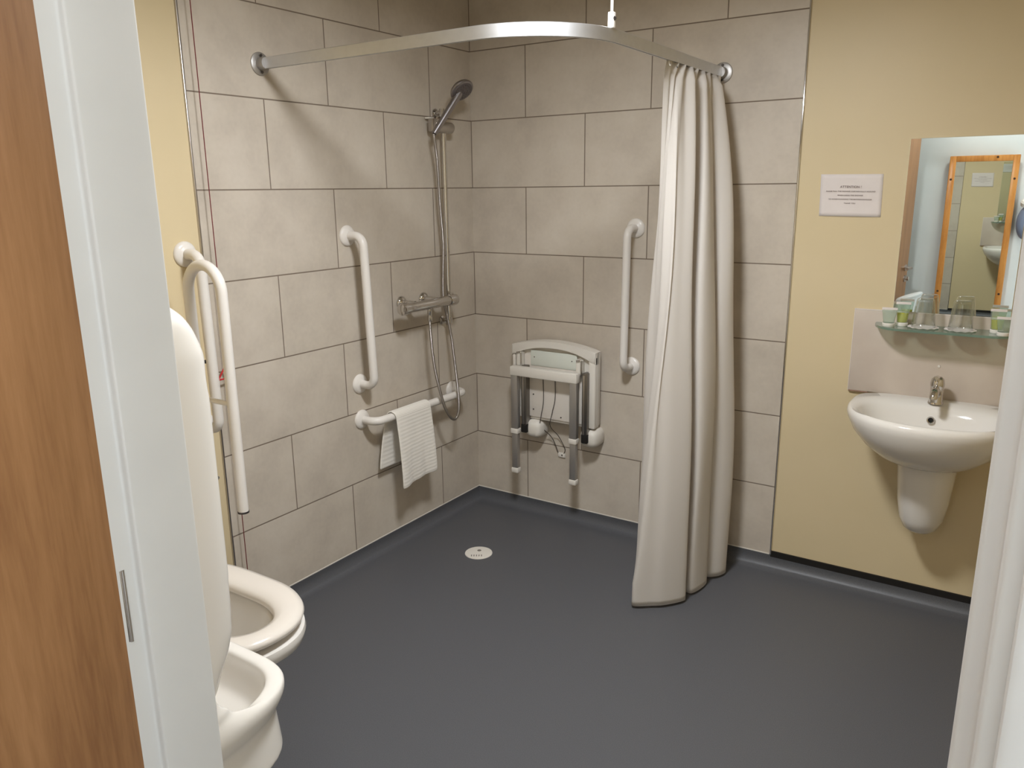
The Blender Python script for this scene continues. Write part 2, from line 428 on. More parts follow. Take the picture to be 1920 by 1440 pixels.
# ---------------------------------------------------------------- ceiling lights
def ceil_light(x, y, r, drop, m, label):
    t = empty('ceiling_light', (x, y, H), label, 'ceiling light')
    bm = bmesh.new(); lathe(bm, [(0, 0), (r + .012, 0), (r + .012, -drop), (r + .002, -drop), (r, -drop + .008), (0, -drop + .008)], (x, y, H), (0, 0, 1), 48)
    link('housing', bm, M['plastic'], t)
    bm = bmesh.new(); lathe(bm, [(0, -drop + .007), (r - .001, -drop + .007), (r - .003, -drop + .001), (0, -drop + .001)], (x, y, H), (0, 0, 1), 48)
    link('diffuser', bm, m, t); return t
ceil_light(1.33, -1.53, .155, .10, M['lamp'], 'round drum ceiling light above the bathroom floor')
ceil_light(1.97, -3.20, .12, .03, M['lamp_cool'], 'flat round ceiling light of the lobby outside the door')

# ---------------------------------------------------------------- shower curtain rail
rail = empty('curtain_rail', (1.2, -1.209, 1.985), 'bent aluminium shower curtain rail running from left wall to back wall', 'curtain rail')
RX, RY, RZ = 1.201, -1.209, 1.990
rc = .30
path = [Vector((.014, RY, RZ)), Vector((.25, RY, RZ)), Vector((.5, RY, RZ)), Vector((RX - rc, RY, RZ))]
for k in range(1, 25):
    a = -pi / 2 + pi / 2 * k / 24; path.append(Vector((RX - rc + rc * cos(a), RY + rc + rc * sin(a), RZ)))
path += [Vector((RX, -.6, RZ)), Vector((RX, -.3, RZ)), Vector((RX, -.014, RZ))]
def rail_section(hw, hz, lip):
    return None
bm = bmesh.new()
rings = []
sec = [(-.007, -.018), (-.002, -.018), (-.002, -.0155), (-.0045, -.0155), (-.0045, .013), (.0045, .013), (.0045, -.0155), (.002, -.0155), (.002, -.018), (.007, -.018), (.007, .0165), (.0055, .018), (-.0055, .018), (-.007, .0165)]
for i, p in enumerate(path):
    t = (path[min(i + 1, len(path) - 1)] - path[max(i - 1, 0)]).normalized(); s = Vector((t.y, -t.x, 0))
    rings.append([p + s * a + Vector((0, 0, b)) for a, b in sec])
loft(bm, rings); link('track', bm, M['alu'], rail, angle=30)
for org, ax, nm in (((0, RY, RZ), (1, 0, 0), 'L'), ((RX, 0, RZ), (0, -1, 0), 'B')):
    bm = bmesh.new(); lathe(bm, [(0, .0005), (.038, .0005), (.038, .004), (.036, .0055), (.021, .006), (.0205, .020), (.019, .034), (0, .034)], org, ax, 32)
    o = Vector(org); a = Vector(ax); s = Vector((-a.y, a.x, 0))
    f = link('wall_flange', bm, M['alu_leg'], rail)
    for dz in (.027, -.027):
        bm = bmesh.new(); lathe(bm, [(0, .0105), (.005, .0105), (.004, .013), (0, .0135)], o + Vector((0, 0, dz)), ax, 12); link('screw', bm, M['darkmetal'], f)
bm = bmesh.new(); hy = -.955
sweep(bm, [(RX, hy, 2.040), (RX, hy, H - .004)], .0042, 12)
hg = link('ceiling_rod', bm, M['railwhite'], rail)
bm = bmesh.new(); box(bm, RX - .009, RX + .009, hy - .009, hy + .009, 2.007, 2.05, .003); h1 = link('rod_clamp', bm, M['railwhite'], hg)
bm = bmesh.new(); lathe(bm, [(0, 0), (.006, 0), (.005, .003), (0, .0035)], (RX + .009, hy - .002, 2.032), (.9, -.4, 0), 14); link('screw', bm, M['darkmetal'], hg)

# ---------------------------------------------------------------- shower curtain
cur = empty('shower_curtain', (1.2, -.3, .02), 'off-white shower curtain hanging gathered at the right end of the rail', 'curtain')
top = []
NF = 9
for k in range(NF * 2 + 1):
    y = -.545 + k * (.515 / (NF * 2)); top.append((RX + (1 if k % 2 else -1) * (.003 + .009 * min(1, k / 8)), y))
bot = [(1.058, -.335), (1.075, -.385), (1.128, -.43), (1.152, -.50), (1.148, -.56), (1.163, -.612), (1.222, -.574), (1.264, -.541), (1.312, -.474), (1.300, -.448), (1.22, -.435), (1.17, -.400), (1.16, -.370), (1.20, -.355),
       (1.26, -.385), (1.316, -.402), (1.338, -.318), (1.328, -.268), (1.285, -.262), (1.26, -.25), (1.25, -.235), (1.28, -.235), (1.322, -.238), (1.362, -.20), (1.370, -.150), (1.33, -.125), (1.22, -.11), (1.14, -.08)]
def resample(pts, n):
    d = [0]
    for a, b in zip(pts, pts[1:]): d.append(d[-1] + math.hypot(b[0] - a[0], b[1] - a[1]))
    out = []; j = 0
    for i in range(n):
        s = d[-1] * i / (n - 1)
        while j < len(pts) - 2 and d[j + 1] < s: j += 1
        f = (s - d[j]) / max(1e-9, d[j + 1] - d[j]); out.append((pts[j][0] + (pts[j + 1][0] - pts[j][0]) * f, pts[j][1] + (pts[j + 1][1] - pts[j][1]) * f))
    return out
NC = 300
tp = resample([(p.x, p.y) for p in catmull([(a, b, 0) for a, b in top], 10)], NC)
bp = resample([(p.x, p.y) for p in catmull([(a, b, 0) for a, b in bot], 12)], NC)
iA = min(range(NC), key=lambda i: math.hypot(bp[i][0] - 1.163, bp[i][1] + .612))
bm = bmesh.new(); uvl = bm.loops.layers.uv.verify(); NR = 90; ZT, ZB = 1.972, .012
grid = []
for j in range(NR + 1):
    v = j / NR; z = ZT + (ZB - ZT) * v; row = []
    for i in range(NC):
        u = i / (NC - 1)
        k = .14 + .86 * (1 - (1 - v) ** (1.15 + 2.6 * u))      # the right end billows out sooner
        k = k if v > .02 else k * v / .02
        x = tp[i][0] * (1 - k) + bp[i][0] * k; y = tp[i][1] * (1 - k) + bp[i][1] * k
        w = sin(u * 41 + v * 5) * .005 * sin(pi * v) + .006 * sin(v * 9 + u * 23) * sin(pi * v)
        g_ = math.exp(-((i - iA) / 9.0) ** 2) * .055 * sin(pi * min(1, v * 1.05)) ** .8 if v < .95 else 0
        row.append(bm.verts.new((x + w + g_ * .91, y + w * .6 + g_ * .41, z)))
    grid.append(row)
for j in range(NR):
    for i in range(NC - 1):
        f = bm.faces.new((grid[j][i], grid[j][i + 1], grid[j + 1][i + 1], grid[j + 1][i]))
        for lp, q in zip(f.loops, ((i, j), (i + 1, j), (i + 1, j + 1), (i, j + 1))): lp[uvl].uv = (q[0] / NC * 2.4, q[1] / NR * 2)
cl = link('cloth', bm, M['curtain'], cur, angle=80)
so = cl.modifiers.new('thick', 'SOLIDIFY'); so.thickness = .0008
bm = bmesh.new()
for j in (NR - 1,):
    pass
hem = [Vector((bp[i][0], bp[i][1], ZB + .002)) for i in range(0, NC, 3)]
sweep(bm, hem, .0010, 6); link('weighted_hem', bm, M['curtain'], cl)
for k in range(NF):
    y = -.53 + k * (.49 / (NF - 1))
    bm = bmesh.new(); sweep(bm, fillet([(RX, y, RZ - .010), (RX, y, RZ - .028), (RX + .004, y + .002, RZ - .034)], .004, 3), .0022, 8)
    lathe(bm, [(0, 0), (.0042, 0), (.0042, .003), (0, .003)], (RX, y, RZ - .0185), (0, 0, 1), 10)
    link('curtain_glider', bm, M['darkmetal'] if k % 2 else M['plastic'], cur)

# ---------------------------------------------------------------- grab rails
def grab_rail(p0, p1, nrm, off, label, r=.0172):
    p0, p1, nrm = Vector(p0), Vector(p1), Vector(nrm)
    t = empty('grab_rail', p1 if p1.z < p0.z else p0, label, 'grab rail', 'white wall-fixed grab rails')
    bm = bmesh.new()
    pth = fillet([p0 + nrm * .004, p0 + nrm * off, p1 + nrm * off, p1 + nrm * .004], .045, 12)
    sweep(bm, pth, r, 20); link('bar', bm, M['railwhite'], t)
    for p in (p0, p1):
        bm = bmesh.new(); lathe(bm, [(0, .0004), (.041, .0004), (.041, .004), (.037, .009), (.028, .013), (.022, .014), (.019, .0165), (0, .0165)], p, nrm, 36)
        link('flange_cover', bm, M['railwhite'], t)
    return t
grab_rail((0, -.848, 1.395), (0, -.826, .787), (1, 0, 0), .085, 'white vertical grab rail on the left wall above the towel')
grab_rail((0, -.827, .633), (0, -.211, .628), (1, 0, 0), .085, 'white horizontal grab rail with the towel over it')
grab_rail((.856, 0, 1.400), (.851, 0, .800), (0, -1, 0), .085, 'white vertical grab rail on the back wall beside the shower seat')
grab_rail((-.006, -1.570, 1.375), (-.006, -1.563, .795), (1, 0, 0), .076, 'white vertical grab rail on the cream wall beside the toilet')

# hinged rail folded up beside the toilet
t = empty('folding_support_rail', (-.006, -1.655, .62), 'white hinged support rail folded up against the wall over the toilet', 'grab rail')
yy = -1.650; xl, xr, rt = .112, .272, .0168
bm = bmesh.new()
pts = [Vector((xr, yy, .578))]
pts += [Vector((xr, yy, z)) for z in (.8, 1.1, 1.275)]
rc2 = (xr - xl) / 2; cx2 = (xr + xl) / 2
for k in range(1, 20): a = pi * k / 20; pts.append(Vector((cx2 + rc2 * cos(a), yy, 1.275 + rc2 * sin(a))))
pts += [Vector((xl, yy, z)) for z in (1.275, 1.0, .8, .66)]
sweep(bm, pts, rt, 20, caps=True); bar = link('looped_tube', bm, M['railwhite'], t)
bm = bmesh.new(); lathe(bm, [(0, 0), (rt + .0012, 0), (rt + .0012, -.006), (0, -.006)], (xr, yy, .5785), (0, 0, 1), 20); link('end_cap', bm, M['darkmetal'], bar)
bm = bmesh.new(); sweep(bm, [(xl + .012, yy, .93), (xr - .012, yy, .93)], .008, 12); link('cross_tube', bm, M['railwhite'], t)
bm = bmesh.new(); box(bm, .0, .11, yy - .022, yy + .022, .60, .70, .008); link('hinge_block', bm, M['railwhite'], t)
bm = bmesh.new(); box(bm, -.005, .004, yy - .037, yy + .037, .55, .745, .002); wp = link('wall_plate', bm, M['railwhite'], t)
# ---------------------------------------------------------------- alarm cord
t = empty('alarm_pull_cord', (.028, -1.475, .10), 'thin dark red alarm pull cord hanging down the left wall by the folded rail', 'pull cord')
bm = bmesh.new(); sweep(bm, [(.028, -1.479 + .0, z) for z in (.12, .6, 1.2, 1.8, H - .03)], .0015, 8); link('cord', bm, M['redcord'], t)
bm = bmesh.new()
tri = fillet([(.028, -1.485, .995), (.028, -1.518, .950), (.028, -1.458, .950), (.028, -1.485, .995), (.028, -1.518, .950)], .006, 4)[:-5]
sweep(bm, tri, .0028, 8); link('triangle_handle', bm, M['red'], t, label='red triangle handle')
bm = bmesh.new(); lathe(bm, [(0, 0), (.03, 0), (.028, -.018), (.012, -.03), (0, -.03)], (.028, -1.479, H), (0, 0, 1), 24); link('ceiling_rose', bm, M['plastic'], t)
# two screw holes left in the cream wall
for i, z in enumerate((1.014, .598)):
    bm = bmesh.new(); lathe(bm, [(0, -.0005), (.007, -.0005), (.0055, .0012), (0, .0014)], (-.0058, -1.536, z), (1, 0, 0), 10)
    o = link('wall_plug_hole', bm, M['hole'] if i == 0 else M['pinhole']); settop(o, (-.0058, -1.536, z))
    tag(o, ('dark screw hole in the cream wall between toilet and tiles', 'small metal screw low on the cream wall, behind the rail end')[i], 'screw hole')

# ---------------------------------------------------------------- shower set
t = empty('shower_valve', (.0, -.47, 1.08), 'chrome bar shower valve on the left wall', 'shower valve')
vx, vz = .097, 1.082
bm = bmesh.new()
lathe(bm, [(0, -.135), (.020, -.135), (.0215, -.13), (.0215, .13), (.020, .135), (0, .135)], (vx, -.470, vz), (0, 1, 0), 28); link('body', bm, M['chrome'], t)
for s in (-1, 1):
    bm = bmesh.new(); lathe(bm, [(0, .136), (.0245, .136), (.026, .142), (.026, .177), (.024, .186), (.012, .190), (0, .1905)], (vx, -.470, vz), (0, s, 0), 24)
    k = link('knob', bm, M['chrome'], t)
    bm = bmesh.new(); box(bm, vx - .004, vx + .004, -.470 + s * .16 - .012, -.470 + s * .16 + .012, vz + .0235, vz + .031, .003); link('lever', bm, M['chrome'], k)
for y in (-.545, -.395):
    bm = bmesh.new(); lathe(bm, [(0, .0005), (.031, .0005), (.030, .006), (.022, .014), (.014, .018), (.014, .082), (0, .082)], (0, y, vz + .008), (1, 0, 0), 28)
    link('wall_union', bm, M['chrome'], t)
bm = bmesh.new(); lathe(bm, [(0, 0), (.0105, 0), (.0105, -.022), (.009, -.026), (.009, -.034), (0, -.034)], (vx, -.470, vz - .018), (0, 0, 1), 18); link('outlet', bm, M['chrome'], t)

t = empty('shower_riser_rail', (.0, -.21, .93), 'chrome shower riser rail near the tiled corner', 'shower rail')
ry, rx = -.267, .045
bm = bmesh.new(); sweep(bm, [(rx, ry, .962), (rx, ry, 1.905)], .0118, 18); link('pole', bm, M['chrome'], t)
for z in (.975, 1.893):
    bm = bmesh.new(); lathe(bm, [(0, .0005), (.021, .0005), (.021, .006), (.013, .01), (.013, rx - .008), (0, rx - .008)], (0, ry, z), (1, 0, 0), 20)
    lathe(bm, [(.0, -.018), (.0155, -.018), (.0155, .018), (0, .018)], (rx, ry, z), (0, 0, 1), 20); link('wall_bracket', bm, M['chrome'], t)
bm = bmesh.new(); lathe(bm, [(0, -.058), (.021, -.058), (.024, -.053), (.024, .050), (.021, .056), (0, .056)], (rx + .008, ry - .010, 1.832), (0, 1, 0), 24)
box(bm, rx - .012, rx + .018, ry - .092, ry - .060, 1.812, 1.866, .006)
sl = link('slider', bm, M['chrome_dull'], t)
bm = bmesh.new(); box(bm, .006, .03, -.345, -.312, 1.866, 1.874, .002); link('clip', bm, M['plastic'], t, label='small white clip')

t = empty('shower_handset', (rx + .03, ry - .055, 1.80), 'chrome handheld shower head held high on the riser rail', 'shower head')
h0 = Vector((.090, -.388, 1.800)); hc = Vector((.150, -.268, 1.982))
bm = bmesh.new(); d = hc - h0
pts = catmull([h0, h0 + d * .3, h0 + d * .6, h0 + d * .93], 6); n = len(pts)
sweep(bm, pts, [.0125 + .004 * (i / (n - 1)) for i in range(n)], 16); link('handle', bm, M['handset'], t)
fn = Vector((.68, -.14, -.72)).normalized()
bm = bmesh.new(); lathe(bm, [(0, -.026), (.020, -.025), (.036, -.018), (.050, -.006), (.054, .004), (.052, .010), (.048, .012), (0, .012)], hc, fn, 36)
hd = link('head', bm, M['handset'], t)
bm = bmesh.new(); lathe(bm, [(0, .0122), (.046, .0122), (.044, .0145), (0, .016)], hc, fn, 36); fp_ = link('spray_plate', bm, mat('grey_spray_plate', rgb(92, 84, 84), rough=.35), hd, label='dark grey spray plate')
bm = bmesh.new(); a, b = frame_at(fn, Vector((0, 0, 1)))
for rr, kk in ((.011, 6), (.022, 12), (.034, 18)):
    for k in range(kk):
        q = hc + (a * cos(2 * pi * k / kk) + b * sin(2 * pi * k / kk)) * rr
        lathe(bm, [(0, .014), (.0016, .014), (.0012, .0185), (0, .0187)], q, fn, 6)
link('nozzles', bm, M['chrome_dull'], hd)

hose_pts = [(vx, -.470, vz - .05), (.098, -.472, .987), (.102, -.470, .89), (.108, -.462, .794), (.118, -.450, .708), (.128, -.428, .615), (.134, -.395, .556), (.134, -.360, .536), (.130, -.328, .558), (.124, -.314, .610), (.112, -.308, .70), (.098, -.305, .80), (.084, -.303, .90), (.060, -.296, .99), (.038, -.297, 1.09), (.046, -.302, 1.22), (.056, -.308, 1.34), (.064, -.332, 1.51), (.072, -.352, 1.69), (.0885, -.3905, 1.800)]
bm = bmesh.new(); sweep(bm, catmull(hose_pts, 12), .0066, 14)
o = link('shower_hose', bm, M['hose']); settop(o, (vx, -.470, .536)); tag(o, 'ribbed chrome shower hose looping down from the valve and up to the shower head', 'hose')
bm = bmesh.new(); lathe(bm, [(0, 0), (.010, 0), (.011, .004), (.011, .022), (0, .022)], (vx, -.470, vz - .074), (0, 0, 1), 16); link('nut', bm, M['chrome'], o)

# ---------------------------------------------------------------- towel
def towel():
    prof = []   # (x, z) over the bar at x=.085, z=.630
    bx_, bz_, r = .085, .630, .0225
    for k in range(10): prof.append((.040 + .018 * (k / 9) ** 2, .395 + (bz_ - .395) * k / 10))
    for k in range(13): a = pi - pi * k / 12; prof.append((bx_ + r * cos(a), bz_ + r * sin(a)))
    for k in range(1, 17): prof.append((bx_ + r + .010 * sin(k / 16 * 2.2) + .006 * k / 16, bz_ - (.318) * k / 16))
    bm = bmesh.new(); uvl = bm.loops.layers.uv.verify(); g = []; W = 26
    nb = 10; P = len(prof)
    for j, (x, z) in enumerate(prof):
        row = []
        for i in range(W + 1):
            u = i / W
            if j < nb:
                f = 1 - j / nb; y0, y1 = -.742 - .030 * f, -.505 - .05 * f
                zz = z - .0 * u; xx = x
            elif j < nb + 13:
                y0, y1 = -.742 + .008 * (j - nb) / 12, -.505; zz = z; xx = x
            else:
                f = (j - nb - 12) / 16; y0, y1 = -.734 + .004 * f, -.505 + .004 * f
                zz = z + f * (u * .020 - .012 * (1 - u) ** 3 * 0) ; xx = x
                y0 += .020 * f * 0
                xx += .006 * sin(u * 7 + 1) * f + .004 * sin(u * 15) * f
            y = y0 + (y1 - y0) * u
            row.append(bm.verts.new((xx, y, zz)))
        g.append(row)
    for j in range(P - 1):
        for i in range(W):
            f = bm.faces.new((g[j][i], g[j][i + 1], g[j + 1][i + 1], g[j + 1][i]))
            for lp, q in zip(f.loops, ((i, j), (i + 1, j), (i + 1, j + 1), (i, j + 1))): lp[uvl].uv = (q[0] / W * .24, q[1] / P * .62)
    return bm
o = link('hand_towel', towel(), M['towel'], angle=80); settop(o, (.085, -.62, .63))
s_ = o.modifiers.new('thick', 'SOLIDIFY'); s_.thickness = .006; s_.offset = 1
s_ = o.modifiers.new('soft', 'SUBSURF'); s_.levels = 1; s_.render_levels = 1
tag(o, 'white ribbed hand towel hanging over the horizontal grab rail', 'towel')

# ---------------------------------------------------------------- folding shower seat
t = empty('folding_shower_seat', (.48, -.03, .45), 'white folding shower seat with aluminium legs folded up on the back wall', 'shower seat')
def prism(bm, pts, y0, y1, bev=0, mi=0):
    """pts in (x,z), extruded along y"""
    a = [bm.verts.new((x, y0, z)) for x, z in pts]; b = [bm.verts.new((x, y1, z)) for x, z in pts]; n = len(pts)
    fs = [bm.faces.new(a), bm.faces.new(b[::-1])] + [bm.faces.new((a[k], b[k], b[(k + 1) % n], a[(k + 1) % n])) for k in range(n)]
    if bev:
        es = [e for f in fs[:2] for e in f.edges]
        bmesh.ops.bevel(bm, geom=es, offset=bev, segments=3, affect='EDGES', profile=.5)
    return bm
SX0, SX1 = .272, .716; ST, SB = .888, .500
def archz(x, top, drop): u = (x - (SX0 + SX1) / 2) / ((SX1 - SX0) / 2); return top - drop * u * u
def seat_outline(x0, x1, zb, top, drop, n=16, rb=.02):
    pts = [(x0, zb + rb), (x0 + rb * .3, zb + rb * .3), (x0 + rb, zb), (x1 - rb, zb), (x1 - rb * .3, zb + rb * .3), (x1, zb + rb)]
    for k in range(n + 1): x = x1 + (x0 - x1) * k / n; pts.append((x, archz(x, top, drop)))
    return pts
bm = bmesh.new(); prism(bm, seat_outline(SX0, SX1, SB, ST, .030), -.066, -.030, .006)
link('seat_board', bm, M['plastic'], t)
# turned-down front lip of the seat (now along the top) and side rims
bm = bmesh.new()
pts = []
n = 20
for k in range(n + 1): x = SX0 + (SX1 - SX0) * k / n; pts.append((x, archz(x, ST, .030)))
for k in range(n + 1): x = SX1 - (SX1 - SX0) * k / n; pts.append((x, archz(x, ST - .030, .034) - (.020 * abs(((x - .494) / .222)) ** 3)))
prism(bm, pts, -.088, -.048, .008); link('front_lip', bm, M['plastic'], t)
bm = bmesh.new(); box(bm, SX1 - .036, SX1, -.086, -.060, SB + .004, .842, .008); link('side_rim', bm, M['plastic'], t)
bm = bmesh.new(); box(bm, SX0, SX0 + .018, -.082, -.060, SB + .004, .842, .006); link('side_rim', bm, M['plastic'], t)
bm = bmesh.new(); box(bm, .335, .652, -.074, -.0665, .515, .815, .003); up = link('underside_panel', bm, M['seatplastic'], t)
bm = bmesh.new(); box(bm, .372, .618, -.0765, -.0735, .765, .838, .002); link('pale_green_pad', bm, mat('pale_green_pad', rgb(216, 219, 209), rough=.45), up, label='pale green strip')
for (x, z) in ((.392, .806), (.592, .806), (.385, .625), (.385, .552), (.535, .532)):
    bm = bmesh.new(); lathe(bm, [(0, 0), (.0035, 0), (.003, .0022), (0, .0025)], (x, -.0745, z), (0, -1, 0), 10); link('screw', bm, M['darkmetal'], t)
for i, (x, z) in enumerate(((.322, .815), (.640, .808))):   # pivot clevis at the top of each leg
    bm = bmesh.new()
    prism(bm, [(x - .012, z - .052), (x + .012, z - .052), (x + .012, z + .010), (x - .006, z + .016), (x - .012, z + .008)], -.105, -.060, .003)
    pv = link('pivot_block', bm, M['plastic'], t)
    bm = bmesh.new(); sweep(bm, fillet([(x - .008, -.108, z + .010), (x + .0165, -.108, z + .016), (x + .0165, -.108, z - .055), (x - .004, -.108, z - .058)], .008), .0042, 10); link('spring_clip', bm, M['chrome'], pv)
# dark side arms that carry the seat
for x, z1 in ((.352, .745), (.676, .745)):
    bm = bmesh.new(); box(bm, x - .016, x + .012, -.106, -.062, .455, z1 + .02, .003); ar = link('support_arm', bm, M['armsteel'], t)
    bm = bmesh.new(); box(bm, x - .012, x - .001, -.1085, -.1055, .47, z1 + .01, .0008); link('arm_face', bm, M['chrome_dull'], ar)
    bm = bmesh.new(); box(bm, x - .018, x + .014, -.110, -.058, .437, .482, .006); link('arm_joint', bm, M['black'], ar)
# wall hinges: rounded white housings
for x in (.385, .682):
    bm = bmesh.new(); rings = []
    for y, s in ((-.0005, .9), (-.012, 1), (-.055, 1), (-.075, .93), (-.088, .75), (-.094, .4)):
        rings.append([Vector((x + .046 * s * spow(cos(a), .7), y, .455 + .045 * s * spow(sin(a), .7))) for a in [2 * pi * k / 28 for k in range(28)]])
    loft(bm, rings); link('hinge_housing', bm, M['plastic'], t)
# legs
LZ = .755
for x in (.317, .632):
    bm = bmesh.new(); box(bm, x - .0175, x + .0175, -.140, -.112, .448, LZ - .03, .003); lg = link('leg', bm, M['alu_leg'], t)
    bm = bmesh.new(); box(bm, x - .0155, x + .0155, -.1385, -.1135, .262, .450, .003); link('leg_extension', bm, M['alu_leg'], lg)
    bm = bmesh.new(); box(bm, x - .0205, x + .0205, -.143, -.109, .436, .462, .005); link('height_collar', bm, M['plastic'], lg)
    bm = bmesh.new(); box(bm, x - .0195, x + .0195, -.142, -.110, .238, .264, .006); link('foot', bm, M['plastic'], lg)
bm = bmesh.new(); box(bm, .297, .652, -.1435, -.108, LZ - .034, LZ + .010, .005); link('cross_bar', bm, M['plastic'], t)
# cord loop that hangs below the seat and its tab
for pts in ([(.440, -.078, .72), (.442, -.078, .60), (.428, -.078, .52), (.420, -.066, .47), (.455, -.020, .405), (.482, -.006, .33)],
            [(.505, -.078, .72), (.505, -.078, .62), (.490, -.078, .55), (.472, -.066, .48), (.490, -.020, .42), (.520, -.010, .36), (.512, -.006, .328)]):
    bm = bmesh.new(); sweep(bm, catmull(pts, 8), .0019, 8); link('tether', bm, mat('grey_wire', rgb(78, 70, 62), rough=.6), t)
bm = bmesh.new(); box(bm, .480, .520, -.008, -.0005, .310, .334, .003); tb = link('tether_tab', bm, M['plastic'], t)
bm = bmesh.new(); lathe(bm, [(0, 0), (.004, 0), (.003, .002), (0, .0022)], (.503, -.008, .322), (0, -1, 0), 10); link('screw', bm, M['darkmetal'], tb)

# ---------------------------------------------------------------- floor drain
t = empty('floor_drain', (.385, -.541, 0), 'round white floor drain cover in the shower floor', 'drain')
bm = bmesh.new(); lathe(bm, [(0, .0003), (.061, .0003), (.060, .003), (.054, .0042), (0, .0042)], (.385, -.541, 0), (0, 0, 1), 48); link('cover', bm, M['plastic'], t)
cv = t
for k in range(5):
    bm = bmesh.new(); x = .352 + k * .013; y = -.583 + .0 * k
    a = rad(33); 
    c0 = Vector((.385, -.541, .0044)); dx = Vector((cos(a), sin(a), 0)); dy = Vector((-sin(a), cos(a), 0))
    p = c0 + dx * (-.030 + k * .011) - dy * .032
    q = [p + dx * i + dy * j for i, j in ((-.002, -.008), (.002, -.008), (.002, .008), (-.002, .008))]
    vs = [bm.verts.new(v) for v in q] + [bm.verts.new(v + Vector((0, 0, .0004))) for v in q]
    bm.faces.new(vs[:4][::-1]); bm.faces.new(vs[4:])
    for i in range(4): bm.faces.new((vs[i], vs[(i + 1) % 4], vs[4 + (i + 1) % 4], vs[4 + i]))
    link('slot', bm, M['black_ink'], t)
bm = bmesh.new(); p = c0 + dy * .018 + dx * .002; lathe(bm, [(0, 0), (.009, 0), (.009, .0006), (0, .0006)], p, (0, 0, 1), 16); link('lift_recess', bm, M['black_ink'], t)

# ---------------------------------------------------------------- toilet
TC = -1.945
t = empty('toilet', (0, TC, 0), 'white toilet with open seat ring on the left wall, behind the urinal', 'toilet')
def tring(xb, xf, w, z, n=64, lc=None):
    c = xf - (lc or w * 1.32)
    return outline((c, TC), (1, 0), w, xf - c, c - xb, z, n, .92, .5)
bm = bmesh.new(); R_ = []
for xb, xf, w, z in ((.10, .500, .110, .0), (.10, .500, .108, .02), (.10, .490, .100, .12), (.08, .520, .108, .22), (.06, .620, .140, .30), (.05, .735, .176, .350), (.05, .768, .192, .375), (.05, .776, .197, .398), (.052, .773, .194, .411), (.065, .750, .176, .416)):
    R_.append(tring(xb, xf, w, z, lc=w * 1.27))
for xb, xf, w, z in ((.22, .672, .126, .416), (.235, .664, .118, .405), (.245, .655, .112, .36), (.26, .61, .10, .28), (.30, .50, .06, .20), (.33, .44, .03, .19)):
    R_.append(tring(xb, xf, w, z))
loft(bm, R_); link('pan', bm, M['ceramic'], t, angle=60)
bm = bmesh.new()
R_ = [tring(.21, .756, .188, .428, lc=.238), tring(.21, .768, .195, .434, lc=.245), tring(.21, .772, .198, .444, lc=.248), tring(.213, .768, .194, .453, lc=.245), tring(.222, .750, .178, .459, lc=.228), tring(.25, .722, .138, .458, lc=.20), tring(.272, .706, .114, .452, lc=.18), tring(.28, .700, .106, .440, lc=.175), tring(.28, .702, .107, .428, lc=.175)]
RR = [[bm.verts.new(p) for p in r] for r in R_]; n = 64
for i in range(len(RR)):
    A, C = RR[i], RR[(i + 1) % len(RR)]
    for k in range(n): bm.faces.new((A[k], A[(k + 1) % n], C[(k + 1) % n], C[k]))
st = link('seat', bm, M['seatplastic'], t, angle=60)
for dx_, dy_ in ((.62, .11), (.62, -.11), (.30, .15), (.30, -.15)):
    bm = bmesh.new(); box(bm, dx_ - .012, dx_ + .012, TC + dy_ - .006, TC + dy_ + .006, .417, .430, .003); link('buffer', bm, M['plastic'], st)
bm = bmesh.new(); box(bm, .0, .185, TC - .185, TC + .185, .418, .80, .02, 4); ci = link('cistern', bm, M['ceramic'], t)
bm = bmesh.new(); box(bm, -.002, .192, TC - .190, TC + .190, .80, .835, .012, 4); link('cistern_lid', bm, M['ceramic'], ci)
bm = bmesh.new(); box(bm, .0, .17, TC - .10, TC + .10, .30, .419, .01); link('cistern_spigot', bm, M['ceramic'], ci)

# ---------------------------------------------------------------- urinal
UX = .955; UY = YD
t = empty('urinal', (UX, UY, .44), 'tall white ceramic urinal just inside the doorway, half hidden by the left door jamb', 'urinal')
def interp(tab, z):
    for (z0, a), (z1, b) in zip(tab, tab[1:]):
        if z <= z1:
            f = (z - z0) / (z1 - z0); return a + (b - a) * f
    return tab[-1][1]
Ptab = [(.432, .362), (.535, .352), (.552, .362), (.575, .374), (.598, .374), (.602, .335), (.612, .268), (.630, .218), (.652, .190), (.680, .180), (.708, .192), (.743, .214), (.783, .229), (.827, .232), (.902, .235), (1.217, .236), (1.304, .231), (1.345, .217), (1.372, .199), (1.395, .174), (1.415, .139), (1.427, .094), (1.433, .044)]
Wtab = [(.432, .192), (.535, .186), (.552, .196), (.575, .204), (.598, .204), (.640, .200), (.80, .196), (1.30, .195), (1.365, .190), (1.405, .165), (1.433, .12)]
def uring(W, P, z, yb=.0, n=64):
    pts = []; ex = .54 if z < .61 else .46 if z < .63 else (.26 if z > .68 else .35)
    for k in range(n + 1):
        a = pi * k / n; pts.append(Vector((UX + W * spow(cos(a), ex), UY + yb + (P - yb) * spow(sin(a), ex), z)))
    return pts
def open_loft(bm, rings):
    RR = [[bm.verts.new(p) for p in r] for r in rings]; n = len(RR[0])
    for A, C in zip(RR, RR[1:]):
        for k in range(n): bm.faces.new((A[k], A[(k + 1) % n], C[(k + 1) % n], C[k]))
    bm.faces.new(RR[0][::-1]); bm.faces.new(RR[-1]); return bm
zs = [.432 + (1.433 - .432) * k / 140 for k in range(141)]
bm = open_loft(bmesh.new(), [uring(interp(Wtab, z), interp(Ptab, z), z) for z in zs])
bmesh.ops.triangulate(bm, faces=[f for f in bm.faces if len(f.verts) > 4])
ur = link('ceramic_body', bm, M['ceramic'], t, angle=180)
RIM = .598
bm = bmesh.new(); rings = []
